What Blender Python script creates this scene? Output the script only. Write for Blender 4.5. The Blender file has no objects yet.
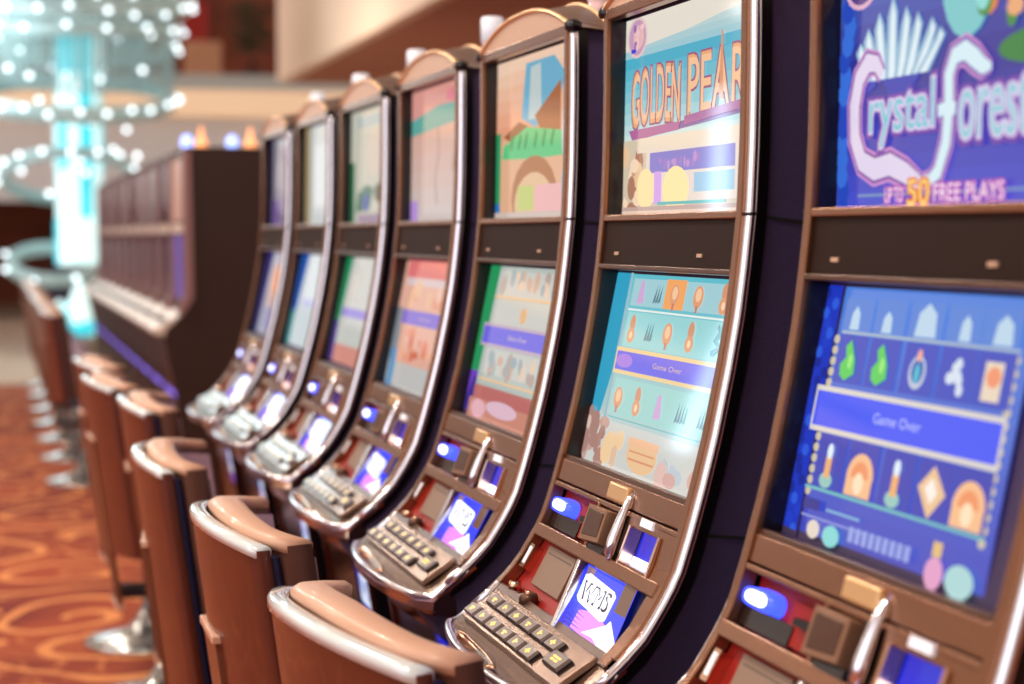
import bpy, bmesh, math, random
from mathutils import Vector, Matrix
random.seed(7)
SC = bpy.context.scene
COL = SC.collection
PI = math.pi

# ------------------------------------------------------------------ materials
def hexc(r, g, b):
    def l(c):
        c /= 255.0
        return c / 12.92 if c <= 0.04045 else ((c + 0.055) / 1.055) ** 2.4
    return (l(r), l(g), l(b), 1.0)

MATS = {}
def mat(name, base, rough=0.5, metal=0.0, emit=None, estr=0.0, coat=0.0, noise=0.0, nscale=40.0, spec=0.5, bump=0.0):
    m = bpy.data.materials.new(name); m.use_nodes = True
    nt = m.node_tree; b = nt.nodes['Principled BSDF']
    b.inputs['Base Color'].default_value = base
    b.inputs['Roughness'].default_value = rough
    b.inputs['Metallic'].default_value = metal
    b.inputs['Specular IOR Level'].default_value = spec
    b.inputs['Coat Weight'].default_value = coat
    b.inputs['Coat Roughness'].default_value = 0.05
    if emit:
        b.inputs['Emission Color'].default_value = emit
        b.inputs['Emission Strength'].default_value = estr
    if noise > 0 or bump > 0:
        tc = nt.nodes.new('ShaderNodeTexCoord')
        n = nt.nodes.new('ShaderNodeTexNoise'); n.inputs['Scale'].default_value = nscale
        n.inputs['Detail'].default_value = 4
        nt.links.new(tc.outputs['Object'], n.inputs['Vector'])
        if noise > 0:
            mx = nt.nodes.new('ShaderNodeMix'); mx.data_type = 'RGBA'
            mx.inputs[6].default_value = tuple(c * (1 - noise) for c in base[:3]) + (1,)
            mx.inputs[7].default_value = tuple(min(1, c * (1 + noise)) for c in base[:3]) + (1,)
            nt.links.new(n.outputs['Fac'], mx.inputs[0])
            nt.links.new(mx.outputs[2], b.inputs['Base Color'])
        if bump > 0:
            bp = nt.nodes.new('ShaderNodeBump'); bp.inputs['Strength'].default_value = bump
            bp.inputs['Distance'].default_value = 0.002
            nt.links.new(n.outputs['Fac'], bp.inputs['Height'])
            nt.links.new(bp.outputs['Normal'], b.inputs['Normal'])
    MATS[name] = m
    return m

mat('bronze', hexc(152, 106, 78), 0.27, 0.85, noise=0.12, nscale=90)
mat('bronze_dark', hexc(92, 60, 44), 0.32, 0.6, noise=0.1, nscale=60)
mat('band', hexc(36, 18, 12), 0.6, 0.0, noise=0.08, spec=0.12)
mat('cap', hexc(214, 176, 148), 0.42, 0.35, noise=0.04)
mat('cap_rim', hexc(250, 206, 150), 0.3, 0.85)
mat('chrome', hexc(240, 238, 246), 0.16, 1.0)
mat('chrome_warm', hexc(222, 180, 150), 0.16, 1.0)
mat('deck', hexc(128, 100, 84), 0.24, 0.75, coat=0.3)
mat('chrome_red_reflect', hexc(140, 74, 48), 0.2, 0.9)  # chrome with the red it reflects put into its base colour
mat('cabinet', hexc(64, 52, 84), 0.6, 0.0, noise=0.25, nscale=350, spec=0.25)
mat('black', hexc(14, 10, 14), 0.22, 0.0)
mat('black_matte', hexc(12, 9, 12), 0.7, 0.0)
mat('red_panel', hexc(150, 22, 16), 0.5, 0.0, noise=0.25, nscale=30, spec=0.25)
mat('label_brown', hexc(128, 98, 76), 0.45)
mat('label_line', hexc(84, 60, 48), 0.5)
mat('printer_grey', hexc(150, 112, 86), 0.35, 0.5)
mat('button', hexc(80, 60, 54), 0.3, 0.2, coat=0.3)
mat('button_side', hexc(30, 24, 28), 0.4)
mat('button_mark', hexc(235, 190, 80), 0.4, emit=hexc(255, 200, 70), estr=0.7)
mat('glow_blue', hexc(30, 40, 200), 0.2, emit=hexc(60, 80, 255), estr=1.8)
mat('glow_white', hexc(230, 235, 255), 0.2, emit=hexc(215, 225, 255), estr=2.6)
mat('slot_blue', hexc(10, 20, 120), 0.2, emit=hexc(10, 40, 210), estr=0.7)
mat('amber', hexc(255, 170, 110), 0.4, emit=hexc(255, 170, 110), estr=1.1)
mat('candle_white', hexc(235, 235, 240), 0.4, emit=hexc(235, 240, 255), estr=0.25)
mat('candle_pink', hexc(220, 180, 178), 0.3)
mat('leather', hexc(98, 44, 28), 0.33, 0.0, coat=0.25, noise=0.18, nscale=14, bump=0.1)
mat('leather_dark', hexc(92, 56, 42), 0.45, noise=0.15, nscale=20)
mat('cushion_face', hexc(188, 160, 176), 0.5, noise=0.1, nscale=20)
mat('rim_white', hexc(226, 236, 236), 0.2, 0.1, coat=0.9)
mat('rim_tan', hexc(206, 160, 132), 0.42, 0.0, coat=0.15)
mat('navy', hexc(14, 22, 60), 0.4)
mat('bar_brown', hexc(120, 72, 50), 0.3, 0.2)
mat('bar_dark', hexc(38, 28, 44), 0.4)
mat('steel', hexc(170, 172, 170), 0.24, 0.9)
mat('wall_peach', hexc(255, 220, 190), 0.8, noise=0.05, nscale=0.6)
mat('ceil_brown', hexc(186, 116, 84), 0.7, noise=0.12, nscale=0.4)
mat('wall_grey', hexc(226, 226, 228), 0.8, noise=0.1, nscale=0.8)
mat('fascia', hexc(250, 220, 186), 0.7, emit=hexc(255, 214, 170), estr=0.28)  # slight glow put into the material in place of cove lighting
mat('fascia_top', hexc(176, 184, 184), 0.7)
mat('wall_red', hexc(126, 62, 40), 0.8, noise=0.5, nscale=1.4)
mat('decor_red', hexc(170, 36, 26), 0.7)
mat('decor_green', hexc(40, 54, 26), 0.8, noise=0.5, nscale=3)
mat('pillar_tan', hexc(196, 140, 104), 0.7)
mat('dark_wood', hexc(74, 38, 26), 0.4, noise=0.2, nscale=5)
mat('far_cabinet', hexc(42, 18, 12), 0.4, noise=0.2, nscale=4)
mat('far_trim', hexc(160, 124, 124), 0.35, 0.5)
mat('far_deck', hexc(224, 206, 190), 0.4, 0.2)
mat('purple_dim', hexc(80, 64, 120), 0.3, emit=hexc(120, 100, 200), estr=0.3)
mat('far_beige', hexc(176, 140, 124), 0.3, emit=hexc(220, 176, 160), estr=0.2)
mat('far_glass', hexc(44, 30, 40), 0.15, 0.2, emit=hexc(120, 96, 120), estr=0.1)
mat('far_glass_b', hexc(90, 80, 84), 0.15, 0.2, emit=hexc(200, 190, 190), estr=0.16)
mat('purple_glow', hexc(90, 70, 180), 0.3, emit=hexc(130, 110, 240), estr=0.8)
mat('cyan_glass', hexc(60, 200, 215), 0.2, emit=hexc(60, 216, 232), estr=0.62)
mat('white_glass', hexc(220, 250, 250), 0.1, emit=hexc(205, 244, 246), estr=0.62)
mat('streak_glass', hexc(210, 235, 250), 0.2, emit=hexc(200, 232, 255), estr=5.0)
mat('bulb', hexc(255, 255, 255), 0.2, emit=hexc(230, 248, 255), estr=2.6)
mat('bulb_blue', hexc(160, 180, 255), 0.2, emit=hexc(150, 175, 255), estr=2.0)
mat('crystal', hexc(150, 172, 172), 0.3, 0.1, emit=hexc(150, 190, 192), estr=0.16, noise=0.6, nscale=9)
mat('planter', hexc(150, 140, 132), 0.4)
mat('foliage', hexc(46, 44, 30), 0.8, noise=0.5, nscale=6)
mat('lamp_shade', hexc(250, 230, 200), 0.5, emit=hexc(255, 225, 190), estr=6.0)

# screen art: colour comes from the drawn picture (face colours), shown by a lit display under gloss
def screen_mat():
    m = bpy.data.materials.new('screen'); m.use_nodes = True
    nt = m.node_tree; b = nt.nodes['Principled BSDF']
    b.inputs['Base Color'].default_value = (0.01, 0.01, 0.012, 1)
    b.inputs['Roughness'].default_value = 0.045
    a = nt.nodes.new('ShaderNodeAttribute'); a.attribute_name = 'Col'
    nt.links.new(a.outputs['Color'], b.inputs['Emission Color'])
    b.inputs['Emission Strength'].default_value = 1.0
    MATS['screen'] = m
screen_mat()

def carpet_mat():
    m = bpy.data.materials.new('carpet'); m.use_nodes = True
    nt = m.node_tree; N = nt.nodes; L = nt.links; b = N['Principled BSDF']
    b.inputs['Roughness'].default_value = 0.9
    tc = N.new('ShaderNodeTexCoord')
    def math_(op, a, b_=None, c=None):
        n = N.new('ShaderNodeMath'); n.operation = op
        for i, v in enumerate((a, b_, c)):
            if v is None: continue
            if isinstance(v, (int, float)): n.inputs[i].default_value = v
            else: L.new(v, n.inputs[i])
        return n.outputs[0]
    dn = N.new('ShaderNodeTexNoise'); dn.inputs['Scale'].default_value = 1.3; dn.inputs['Detail'].default_value = 1
    L.new(tc.outputs['Object'], dn.inputs['Vector'])
    sub = N.new('ShaderNodeVectorMath'); sub.operation = 'SUBTRACT'; L.new(dn.outputs['Color'], sub.inputs[0]); sub.inputs[1].default_value = (.5, .5, .5)
    sc = N.new('ShaderNodeVectorMath'); sc.operation = 'SCALE'; L.new(sub.outputs[0], sc.inputs[0]); sc.inputs['Scale'].default_value = 0.45
    add = N.new('ShaderNodeVectorMath'); add.operation = 'ADD'; L.new(tc.outputs['Object'], add.inputs[0]); L.new(sc.outputs[0], add.inputs[1])
    def rings(scale, freq, width):
        v = N.new('ShaderNodeTexVoronoi'); v.voronoi_dimensions = '2D'; v.inputs['Scale'].default_value = scale
        v.inputs['Randomness'].default_value = 0.8
        L.new(add.outputs[0], v.inputs['Vector'])
        # spiral: distance + angle
        vs = N.new('ShaderNodeVectorMath'); vs.operation = 'SUBTRACT'
        scl = N.new('ShaderNodeVectorMath'); scl.operation = 'SCALE'; L.new(add.outputs[0], scl.inputs[0]); scl.inputs['Scale'].default_value = 1.0
        L.new(scl.outputs[0], vs.inputs[0]); L.new(v.outputs['Position'], vs.inputs[1])
        sp = N.new('ShaderNodeSeparateXYZ'); L.new(vs.outputs[0], sp.inputs[0])
        at = math_('ARCTAN2', sp.outputs['Y'], sp.outputs['X'])
        ph = math_('ADD', math_('MULTIPLY', v.outputs['Distance'], freq), math_('DIVIDE', at, 2 * PI))
        fr = math_('ABSOLUTE', math_('SUBTRACT', math_('FRACT', ph), 0.5))
        return math_('LESS_THAN', fr, width)
    r1 = rings(1.1, 3.6, 0.10)
    r2 = rings(2.6, 3.0, 0.10)
    n2 = N.new('ShaderNodeTexNoise'); n2.inputs['Scale'].default_value = 0.7; L.new(tc.outputs['Object'], n2.inputs['Vector'])
    r2m = math_('MULTIPLY', r2, math_('GREATER_THAN', n2.outputs['Fac'], 0.5))
    base = N.new('ShaderNodeMix'); base.data_type = 'RGBA'
    base.inputs[6].default_value = hexc(122, 34, 16); base.inputs[7].default_value = hexc(160, 66, 30)
    n3 = N.new('ShaderNodeTexNoise'); n3.inputs['Scale'].default_value = 1.1; n3.inputs['Detail'].default_value = 3; L.new(add.outputs[0], n3.inputs['Vector'])
    rmp = N.new('ShaderNodeMapRange'); rmp.inputs[1].default_value = .42; rmp.inputs[2].default_value = .6; L.new(n3.outputs['Fac'], rmp.inputs[0])
    L.new(rmp.outputs[0], base.inputs[0])
    m1 = N.new('ShaderNodeMix'); m1.data_type = 'RGBA'; L.new(r1, m1.inputs[0]); L.new(base.outputs[2], m1.inputs[6]); m1.inputs[7].default_value = hexc(226, 146, 84)
    m2 = N.new('ShaderNodeMix'); m2.data_type = 'RGBA'; L.new(math_('MULTIPLY', r2m, 0.75), m2.inputs[0]); L.new(m1.outputs[2], m2.inputs[6]); m2.inputs[7].default_value = hexc(196, 112, 60)
    L.new(m2.outputs[2], b.inputs['Base Color'])
    MATS['carpet'] = m
carpet_mat()

def tile_mat():
    m = bpy.data.materials.new('tile'); m.use_nodes = True
    nt = m.node_tree; N = nt.nodes; L = nt.links; b = N['Principled BSDF']
    b.inputs['Roughness'].default_value = 0.25
    tc = N.new('ShaderNodeTexCoord')
    br = N.new('ShaderNodeTexBrick'); br.inputs['Scale'].default_value = 1.0
    br.offset = 0; br.inputs['Brick Width'].default_value = 1.2; br.inputs['Row Height'].default_value = 1.2
    br.inputs['Mortar Size'].default_value = .01
    br.inputs['Color1'].default_value = hexc(226, 206, 184); br.inputs['Color2'].default_value = hexc(214, 200, 186)
    br.inputs['Mortar'].default_value = hexc(170, 150, 130)
    L.new(tc.outputs['Object'], br.inputs['Vector']); L.new(br.outputs['Color'], b.inputs['Base Color'])
    MATS['tile'] = m
tile_mat()

# ------------------------------------------------------------------ mesh helpers
class MB:
    """collects shapes and links them as ONE mesh object"""
    def __init__(s): s.v = []; s.f = []; s.mi = []; s.mats = []; s.sm = []
    def m(s, name):
        if name not in s.mats: s.mats.append(name)
        return s.mats.index(name)
    def add(s, vs, fs, mname, smooth=False):
        o = len(s.v); s.v += [tuple(p) for p in vs]
        k = s.m(mname)
        for f in fs: s.f.append(tuple(i + o for i in f)); s.mi.append(k); s.sm.append(smooth)
        return s
    def box(s, a, b, mname):
        x0, y0, z0 = a; x1, y1, z1 = b
        vs = [(x0, y0, z0), (x1, y0, z0), (x1, y1, z0), (x0, y1, z0), (x0, y0, z1), (x1, y0, z1), (x1, y1, z1), (x0, y1, z1)]
        return s.add(vs, [(0, 3, 2, 1), (4, 5, 6, 7), (0, 1, 5, 4), (1, 2, 6, 5), (2, 3, 7, 6), (3, 0, 4, 7)], mname)
    def grid(s, rows, mname, closed_u=False, closed_v=False, smooth=True, cap=False):
        n = len(rows); k = len(rows[0]); vs = [p for r in rows for p in r]; fs = []
        for i in range(n if closed_v else n - 1):
            for j in range(k if closed_u else k - 1):
                a = i * k + j; b = i * k + (j + 1) % k; c = ((i + 1) % n) * k + (j + 1) % k; d = ((i + 1) % n) * k + j
                fs.append((a, b, c, d))
        if cap:
            fs.append(tuple(range(k - 1, -1, -1))); fs.append(tuple((n - 1) * k + j for j in range(k)))
        return s.add(vs, fs, mname, smooth)
    def tube(s, path, r, mname, seg=10, closed=False):
        pts = [Vector(p) for p in path]; rows = []
        n = len(pts); rr = r if isinstance(r, (list, tuple)) else [r] * n
        up = None
        for i, p in enumerate(pts):
            if closed: t = (pts[(i + 1) % n] - pts[i - 1]).normalized()
            else: t = (pts[min(i + 1, n - 1)] - pts[max(i - 1, 0)]).normalized()
            if up is None:
                up = Vector((0, 0, 1)) if abs(t.z) < .9 else Vector((0, 1, 0))
            a = t.cross(up).normalized(); b = a.cross(t).normalized(); up = b
            rows.append([p + (a * math.cos(q) + b * math.sin(q)) * rr[i] for q in [2 * PI * k / seg for k in range(seg)]])
        return s.grid(rows, mname, closed_u=True, closed_v=closed, cap=not closed)
    def lathe(s, prof, mname, c=(0, 0, 0), seg=24, sx=1, sy=1):
        rows = [[(c[0] + r * math.cos(2 * PI * k / seg) * sx, c[1] + r * math.sin(2 * PI * k / seg) * sy, c[2] + z) for k in range(seg)] for r, z in prof]
        return s.grid(rows, mname, closed_u=True, cap=True)
    def prism(s, poly_xz, y0, y1, mname, smooth=False):
        n = len(poly_xz)
        vs = [(x, y0, z) for x, z in poly_xz] + [(x, y1, z) for x, z in poly_xz]
        fs = [tuple(range(n)), tuple(range(2 * n - 1, n - 1, -1))]
        s.add(vs, fs, mname, False)
        o = len(s.v) - 2 * n; k = s.m(mname)
        for i in range(n):
            j = (i + 1) % n
            s.f.append((o + i, o + n + i, o + n + j, o + j)); s.mi.append(k); s.sm.append(smooth)
        return s
    def build(s, name, parent=None, bevel=0.0, cols=None):
        me = bpy.data.meshes.new(name)
        me.from_pydata(s.v, [], s.f)
        for n in s.mats: me.materials.append(MATS[n])
        for p, k, sm in zip(me.polygons, s.mi, s.sm): p.material_index = k; p.use_smooth = sm
        if cols is None:
            bm = bmesh.new(); bm.from_mesh(me); bmesh.ops.recalc_face_normals(bm, faces=bm.faces); bm.to_mesh(me); bm.free()
        else:
            ca = me.color_attributes.new('Col', 'FLOAT_COLOR', 'CORNER')
            li = 0
            for p, c in zip(me.polygons, cols):
                for _ in p.loop_indices:
                    ca.data[li].color = c; li += 1
        me.update()
        o = bpy.data.objects.new(name, me); COL.objects.link(o)
        if parent: o.parent = parent
        if bevel:
            md = o.modifiers.new('Bevel', 'BEVEL'); md.width = bevel; md.segments = 2; md.limit_method = 'ANGLE'; md.angle_limit = 0.7
        return o

def empty(name, loc=(0, 0, 0), rz=0, label=None, cat=None, group=None):
    o = bpy.data.objects.new(name, None); COL.objects.link(o)
    o.location = loc; o.rotation_euler = (0, 0, rz); o.empty_display_size = .1
    tag(o, label, cat, group); return o
def tag(o, label=None, cat=None, group=None, kind=None):
    if label: o['label'] = label
    if cat: o['category'] = cat
    if group: o['group'] = group
    if kind: o['kind'] = kind
    return o
def kids(o): return [c for c in bpy.data.objects if c.parent == o]
def copy_tree(o, parent=None, skip=()):
    c = o.copy(); COL.objects.link(c); c.parent = parent
    for ch in kids(o):
        if ch.name.split('.')[0] in skip: continue
        copy_tree(ch, c, skip)
    return c

# text -> 2D polygons
_tc = {}
def text2d(body):
    if body in _tc: return _tc[body]
    cu = bpy.data.curves.new('t', 'FONT'); cu.body = body; cu.resolution_u = 3
    ob = bpy.data.objects.new('t', cu); COL.objects.link(ob)
    bpy.context.view_layer.update()
    me = ob.evaluated_get(bpy.context.evaluated_depsgraph_get()).to_mesh()
    vs = [(v.co.x, v.co.y) for v in me.vertices]; fs = [tuple(p.vertices) for p in me.polygons]
    x0 = min(v[0] for v in vs); x1 = max(v[0] for v in vs); y0 = min(v[1] for v in vs); y1 = max(v[1] for v in vs)
    vs = [((x - x0) / (x1 - x0), (y - y0) / (y1 - y0)) for x, y in vs]
    ob.to_mesh_clear(); bpy.data.objects.remove(ob); bpy.data.curves.remove(cu)
    _tc[body] = (vs, fs); return _tc[body]

class Art:
    """a picture drawn with polygons on a flat display; u to the right, v up, both 0..1"""
    def __init__(s, P00, P10, P01, nrm, bg, gain=1.0):
        s.o = Vector(P00); s.ux = Vector(P10) - s.o; s.vx = Vector(P01) - s.o; s.n = Vector(nrm).normalized()
        s.mb = MB(); s.cols = []; s.k = 0; s.gain = gain
        s.rect(0, 0, 1, 1, bg)
    def col(s, c):
        h = hexc(*c); return (h[0] * s.gain, h[1] * s.gain, h[2] * s.gain, 1)
    def P(s, u, v): return s.o + s.ux * u + s.vx * v + s.n * (0.00005 * s.k)
    dv = 0.0
    def raw(s, pts, fs, c):
        pts = [(u, v + s.dv) for u, v in pts]
        pts = [(min(1, max(0, u)), min(1, max(0, v))) for u, v in pts]
        s.mb.add([s.P(*p) for p in pts], fs, 'screen'); s.cols += [s.col(c)] * len(fs); s.k += 1
    def poly(s, pts, c): s.raw(pts, [tuple(range(len(pts)))], c)
    def rect(s, u0, v0, u1, v1, c): s.poly([(u0, v0), (u1, v0), (u1, v1), (u0, v1)], c)
    def grad(s, u0, v0, u1, v1, c0, c1, n=10):
        for i in range(n):
            a = i / n; b = (i + 1) / n; t = i / (n - 1)
            cc = tuple(c0[k] * (1 - t) + c1[k] * t for k in range(3))
            s.k -= 1 if i else 0
            s.rect(u0, v0 + (v1 - v0) * a, u1, v0 + (v1 - v0) * b, cc)
    def ell(s, u, v, ru, rv, c, n=18, rot=0, a0=0, a1=2 * PI):
        s.poly([(u + ru * math.cos(t) * math.cos(rot) - rv * math.sin(t) * math.sin(rot), v + ru * math.cos(t) * math.sin(rot) + rv * math.sin(t) * math.cos(rot))
                for t in [a0 + (a1 - a0) * i / n for i in range(n if abs(a1 - a0 - 2 * PI) < 1e-3 else n + 1)]], c)
    def text(s, body, u0, v0, u1, v1, c, curve=0.0, skew=0.0):
        vs, fs = text2d(body)
        s.raw([(u0 + (u1 - u0) * x + skew * y, v0 + (v1 - v0) * y + curve * (1 - (2 * x - 1) ** 2)) for x, y in vs], fs, c)
    def outlined(s, body, u0, v0, u1, v1, c, oc, w=0.006, h=0.01, curve=0.0):
        for du, dv in ((-w, 0), (w, 0), (0, -h), (0, h), (-w, -h), (w, h), (-w, h), (w, -h)):
            s.text(body, u0 + du, v0 + dv, u1 + du, v1 + dv, oc, curve); s.k -= 1
        s.k += 1
        s.text(body, u0, v0, u1, v1, c, curve)
    def stroke(s, pts, w, c):
        vs = []
        n = len(pts)
        for i, (u, v) in enumerate(pts):
            a = pts[max(0, i - 1)]; b = pts[min(n - 1, i + 1)]
            dx, dy = b[0] - a[0], (b[1] - a[1]) * .55
            l = math.hypot(dx, dy) or 1
            ww = w[i] if isinstance(w, (list, tuple)) else w
            vs.append((u - dy / l * ww, v + dx / l * ww * 1.8)); vs.append((u + dy / l * ww, v - dx / l * ww * 1.8))
        s.raw(vs, [(2 * i, 2 * i + 1, 2 * i + 3, 2 * i + 2) for i in range(n - 1)], c)
    def blotch(s, u0, v0, u1, v1, cols, n, r=(.02, .05)):
        for _ in range(n):
            s.ell(random.uniform(u0, u1), random.uniform(v0, v1), random.uniform(*r), random.uniform(*r) * 1.6, random.choice(cols), 8)
            s.k -= .7
    def build(s, name, parent): return s.mb.build(name, parent, cols=s.cols)

# ------------------------------------------------------------------ slot machine profile (front surface, x forward is negative)
PROF = [(1.80, .0045), (1.727, .0045), (1.606, .0042), (1.51, .0028), (1.428, -.0005), (1.36, -.0075), (1.305, -.0145), (1.242, -.0255), (1.158, -.043),
        (1.097, -.0585), (1.045, -.073), (.9975, -.088), (.970, -.1015), (.9225, -.131), (.895, -.157), (.875, -.179), (.857, -.2035), (.842, -.2335), (.832, -.258)]
def fx(z):
    for (z1, x1), (z0, x0) in zip(PROF, PROF[1:]):
        if z >= z0: return x0 + (x1 - x0) * (z - z0) / (z1 - z0)
    return PROF[-1][1]
def nrm(z):
    e = .012; dx = fx(z + e) - fx(z - e); v = Vector((-2 * e, 0, dx)); v.normalize()
    return v        # points to the player (-x) and up where the face leans
def S(y, z, off=0.0):
    n = nrm(z); return Vector((fx(z) + n.x * off, y, z + n.z * off))
def zs(z0, z1, step=.02):
    k = max(1, int(abs(z1 - z0) / step + .5)); return [z0 + (z1 - z0) * i / k for i in range(k + 1)]
def slab(mb, y0, y1, z0, z1, o0, o1, m):
    """a slab that follows the curved front, from offset o0 (inside) to o1 (outside)"""
    ZZ = zs(z0, z1); rows = []
    for z in ZZ: rows.append([S(y0, z, o0), S(y1, z, o0), S(y1, z, o1), S(y0, z, o1)])
    return mb.grid(rows, m, closed_u=True, smooth=False, cap=True)
def quadslab(mb, q, o0, o1, m):
    """q: four (y, z) corners"""
    a = [S(y, z, o0) for y, z in q]; b = [S(y, z, o1) for y, z in q]
    return mb.add(a + b, [(0, 1, 2, 3), (7, 6, 5, 4), (0, 4, 5, 1), (1, 5, 6, 2), (2, 6, 7, 3), (3, 7, 4, 0)], m)

def lip(y):
    a = min(1, abs(y) / .30)
    return -.236 - .036 * (1 - a ** 2.2)

def make_machine():
    root = empty('slot_machine')
    # cabinet: dark side-panelled body
    front = [(fx(z) + .024, z) for z in zs(1.715, .86, .03)]
    body = [(.44, 1.70)] + [(.02, 1.722)] + front[0:] + [(-.215, .80), (-.20, .775), (-.13, .745), (-.105, .68), (-.02, .12), (-.02, .02), (.44, .02)]
    mb = MB(); mb.prism(body, -.284, .284, 'cabinet')
    mb.build('cabinet', root)
    # black liner between the chrome edge and the side panel
    for s in (-1, 1):
        mb = MB(); rows = []
        for z in zs(1.72, .85, .03):
            n = nrm(z); p = S(0, z)
            rows.append([(p.x - n.x * .001, s * .276, z - n.z * .001), (p.x - n.x * .001, s * .287, z - n.z * .001), (p.x - n.x * .026, s * .287, z - n.z * .026), (p.x - n.x * .026, s * .276, z - n.z * .026)])
        mb.grid(rows, 'black', closed_u=True, smooth=False, cap=True)
        mb.build('edge_liner', root)
    # horizontal seams on the side panel
    for s in (-1, 1):
        for z0 in (1.425, 1.045):
            mb = MB(); mb.prism([(fx(z0) + .01, z0), (.43, z0 - .05), (.43, z0 - .054), (fx(z0) + .01, z0 - .004)], s * .283, s * .2855, 'black_matte')
            mb.build('panel_seam', root)
    # bronze face frame with its bars
    mb = MB()
    for s in (-1, 1): slab(mb, s * .268, s * .286, 1.722, .893, -.012, .0065, 'bronze')
    slab(mb, -.27, .27, 1.727, 1.711, -.012, .0065, 'bronze')
    slab(mb, -.27, .27, 1.429, 1.4195, -.012, .006, 'bronze')
    slab(mb, -.27, .27, 1.358, 1.351, -.012, .006, 'bronze_dark')
    slab(mb, -.27, .27, 1.075, 1.045, -.012, .003, 'bronze')
    slab(mb, -.27, .27, 1.082, 1.074, -.02, .0, 'bronze_dark')
    slab(mb, -.27, .27, 1.043, 1.036, -.012, .005, 'bronze')
    slab(mb, -.27, .27, .980, .963, -.012, .008, 'bronze')
    slab(mb, .042, .050, 1.038, .975, -.012, .006, 'bronze')
    slab(mb, -.27, -.222, 1.038, .975, -.012, .004, 'bronze')
    slab(mb, -.105, -.085, 1.038, .975, -.012, .004, 'bronze')
    slab(mb, -.225, -.10, 1.038, 1.026, -.012, .004, 'bronze')
    slab(mb, -.27, -.24, .968, .885, -.012, .003, 'bronze')
    slab(mb, -.27, .27, .895, .883, -.012, .003, 'bronze_dark')
    mb.build('face_frame', root, bevel=.0015)
    # dark recesses behind the bars
    for z0, z1, o in ((1.711, 1.428, -.0265), (1.351, 1.08, -.0295)):
        mb = MB()
        for s in (-1, 1): slab(mb, s * .264, s * .268, z0, z1, -.03, .0, 'black')
        slab(mb, -.266, .266, z0, z1, -.034, o, 'black')
        mb.build('screen_recess', root)
    # dark band between the two screens, with two small lamps
    mb = MB(); slab(mb, -.266, .266, 1.420, 1.357, -.012, .001, 'band')
    band = mb.build('divider_panel', root)
    for y in (.20, -.145):
        mb = MB(); slab(mb, y - .009, y + .009, 1.376, 1.3715, 0, .003, 'cap'); mb.build('indicator', band)
    # chrome edges
    def edge(s, z0, z1, m, r=.0095):
        return [(fx(z) + .004, s * .2915, z) for z in zs(z0, z1, .02)]
    for s in (1, -1):
        mb = MB()
        mb.tube(edge(s, 1.724, .86, 0), .0074, 'chrome')
        mb.lathe([(.0001, 0), (.011, 0), (.014, .004), (.014, .012), (.009, .017), (.0001, .017)], 'black', (.006, s * .2915, 1.716), 14)
        mb.lathe([(.006, -.002), (.0084, -.002), (.0084, .002), (.006, .002)], 'black', (fx(1.4255) + .004, s * .2915, 1.425), 12)
        mb.build('side_trim', root)
    # top cap: arched face, gold rim, hood running back
    ys = [-.297 + .594 * i / 24 for i in range(25)]
    def az(y): return 1.724 + .047 * (1 - (abs(y) / .297) ** 2.3)
    mb = MB()
    fr = [(.0, y, az(y)) for y in ys]; bt = [(.0, y, 1.722) for y in ys]
    mb.grid([bt, fr], 'cap', smooth=False)
    mid = [(.085, y * 1.0, max(1.715, 1.722 + .066 * (1 - (abs(y) / .245) ** 1.9))) for y in ys]; bk = [(.20, y * .97, 1.69 + (m_[2] - 1.715) * .8) for y, m_ in zip(ys, mid)]; bb = [(.42, y * .95, 1.70) for y in ys]
    mb.grid([fr, mid, bk, bb], 'bronze_dark', smooth=False)
    mb.add([fr[0], mid[0], (.085, ys[0], 1.715), bt[0]], [(0, 1, 2, 3)], 'bronze_dark')
    mb.add([mid[0], bk[0], bb[0], (.42, bb[0][1], 1.69), (.085, ys[0], 1.715)], [(0, 1, 2, 3, 4)], 'cabinet')
    mb.add([fr[-1], mid[-1], (.085, ys[-1], 1.715), bt[-1]], [(0, 1, 2, 3)], 'bronze_dark')
    mb.add([mid[-1], bk[-1], bb[-1], (.42, bb[-1][1], 1.69), (.085, ys[-1], 1.715)], [(0, 1, 2, 3, 4)], 'cabinet')
    cap = mb.build('top_cap', root)
    mb = MB(); mb.tube([(-.001, y, z) for _, y, z in fr], .004, 'cap_rim', 8); mb.tube([(.085, y, z) for _, y, z in mid], .004, 'cap_rim', 8)
    mb.build('cap_rim', cap)
    # candle light on top
    mb = MB()
    mb.lathe([(.021, 0), (.021, .045)], 'candle_pink', (.14, 0, 1.755), 16)
    c = mb.build('candle_light', root)
    mb = MB(); mb.lathe([(.0235, 0), (.0235, .045), (.02, .05), (.001, .052)], 'candle_white', (.14, 0, 1.80), 16); mb.build('candle_lens', c)
    # console, upper row
    mb = MB(); slab(mb, .045, .266, 1.037, .979, -.03, -.016, 'red_panel')
    slab(mb, -.222, .045, 1.037, .979, -.03, -.02, 'black_matte')
    cons = mb.build('console_back', root)
    mb = MB(); slab(mb, .062, .150, 1.026, .984, -.02, -.008, 'red_panel'); slab(mb, .075, .118, 1.012, 1.004, -.01, .002, 'black_matte')
    slab(mb, .13, .262, 1.002, .982, -.018, -.006, 'black')
    q = [(.27 + .0, 1.03)]
    bill = mb.build('bill_acceptor', root)
    def oval(mb, yc, zc, ry, rz, o0, o1, m, n=20):
        a = [S(yc + ry * math.copysign(abs(math.cos(t)) ** .6, math.cos(t)), zc + rz * math.copysign(abs(math.sin(t)) ** .8, math.sin(t)), o0) for t in [2 * PI * i / n for i in range(n)]]
        b = [S(yc + .85 * ry * math.copysign(abs(math.cos(t)) ** .6, math.cos(t)), zc + .8 * rz * math.copysign(abs(math.sin(t)) ** .8, math.sin(t)), o1) for t in [2 * PI * i / n for i in range(n)]]
        mb.grid([a, b], m, closed_u=True, cap=True)
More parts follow.
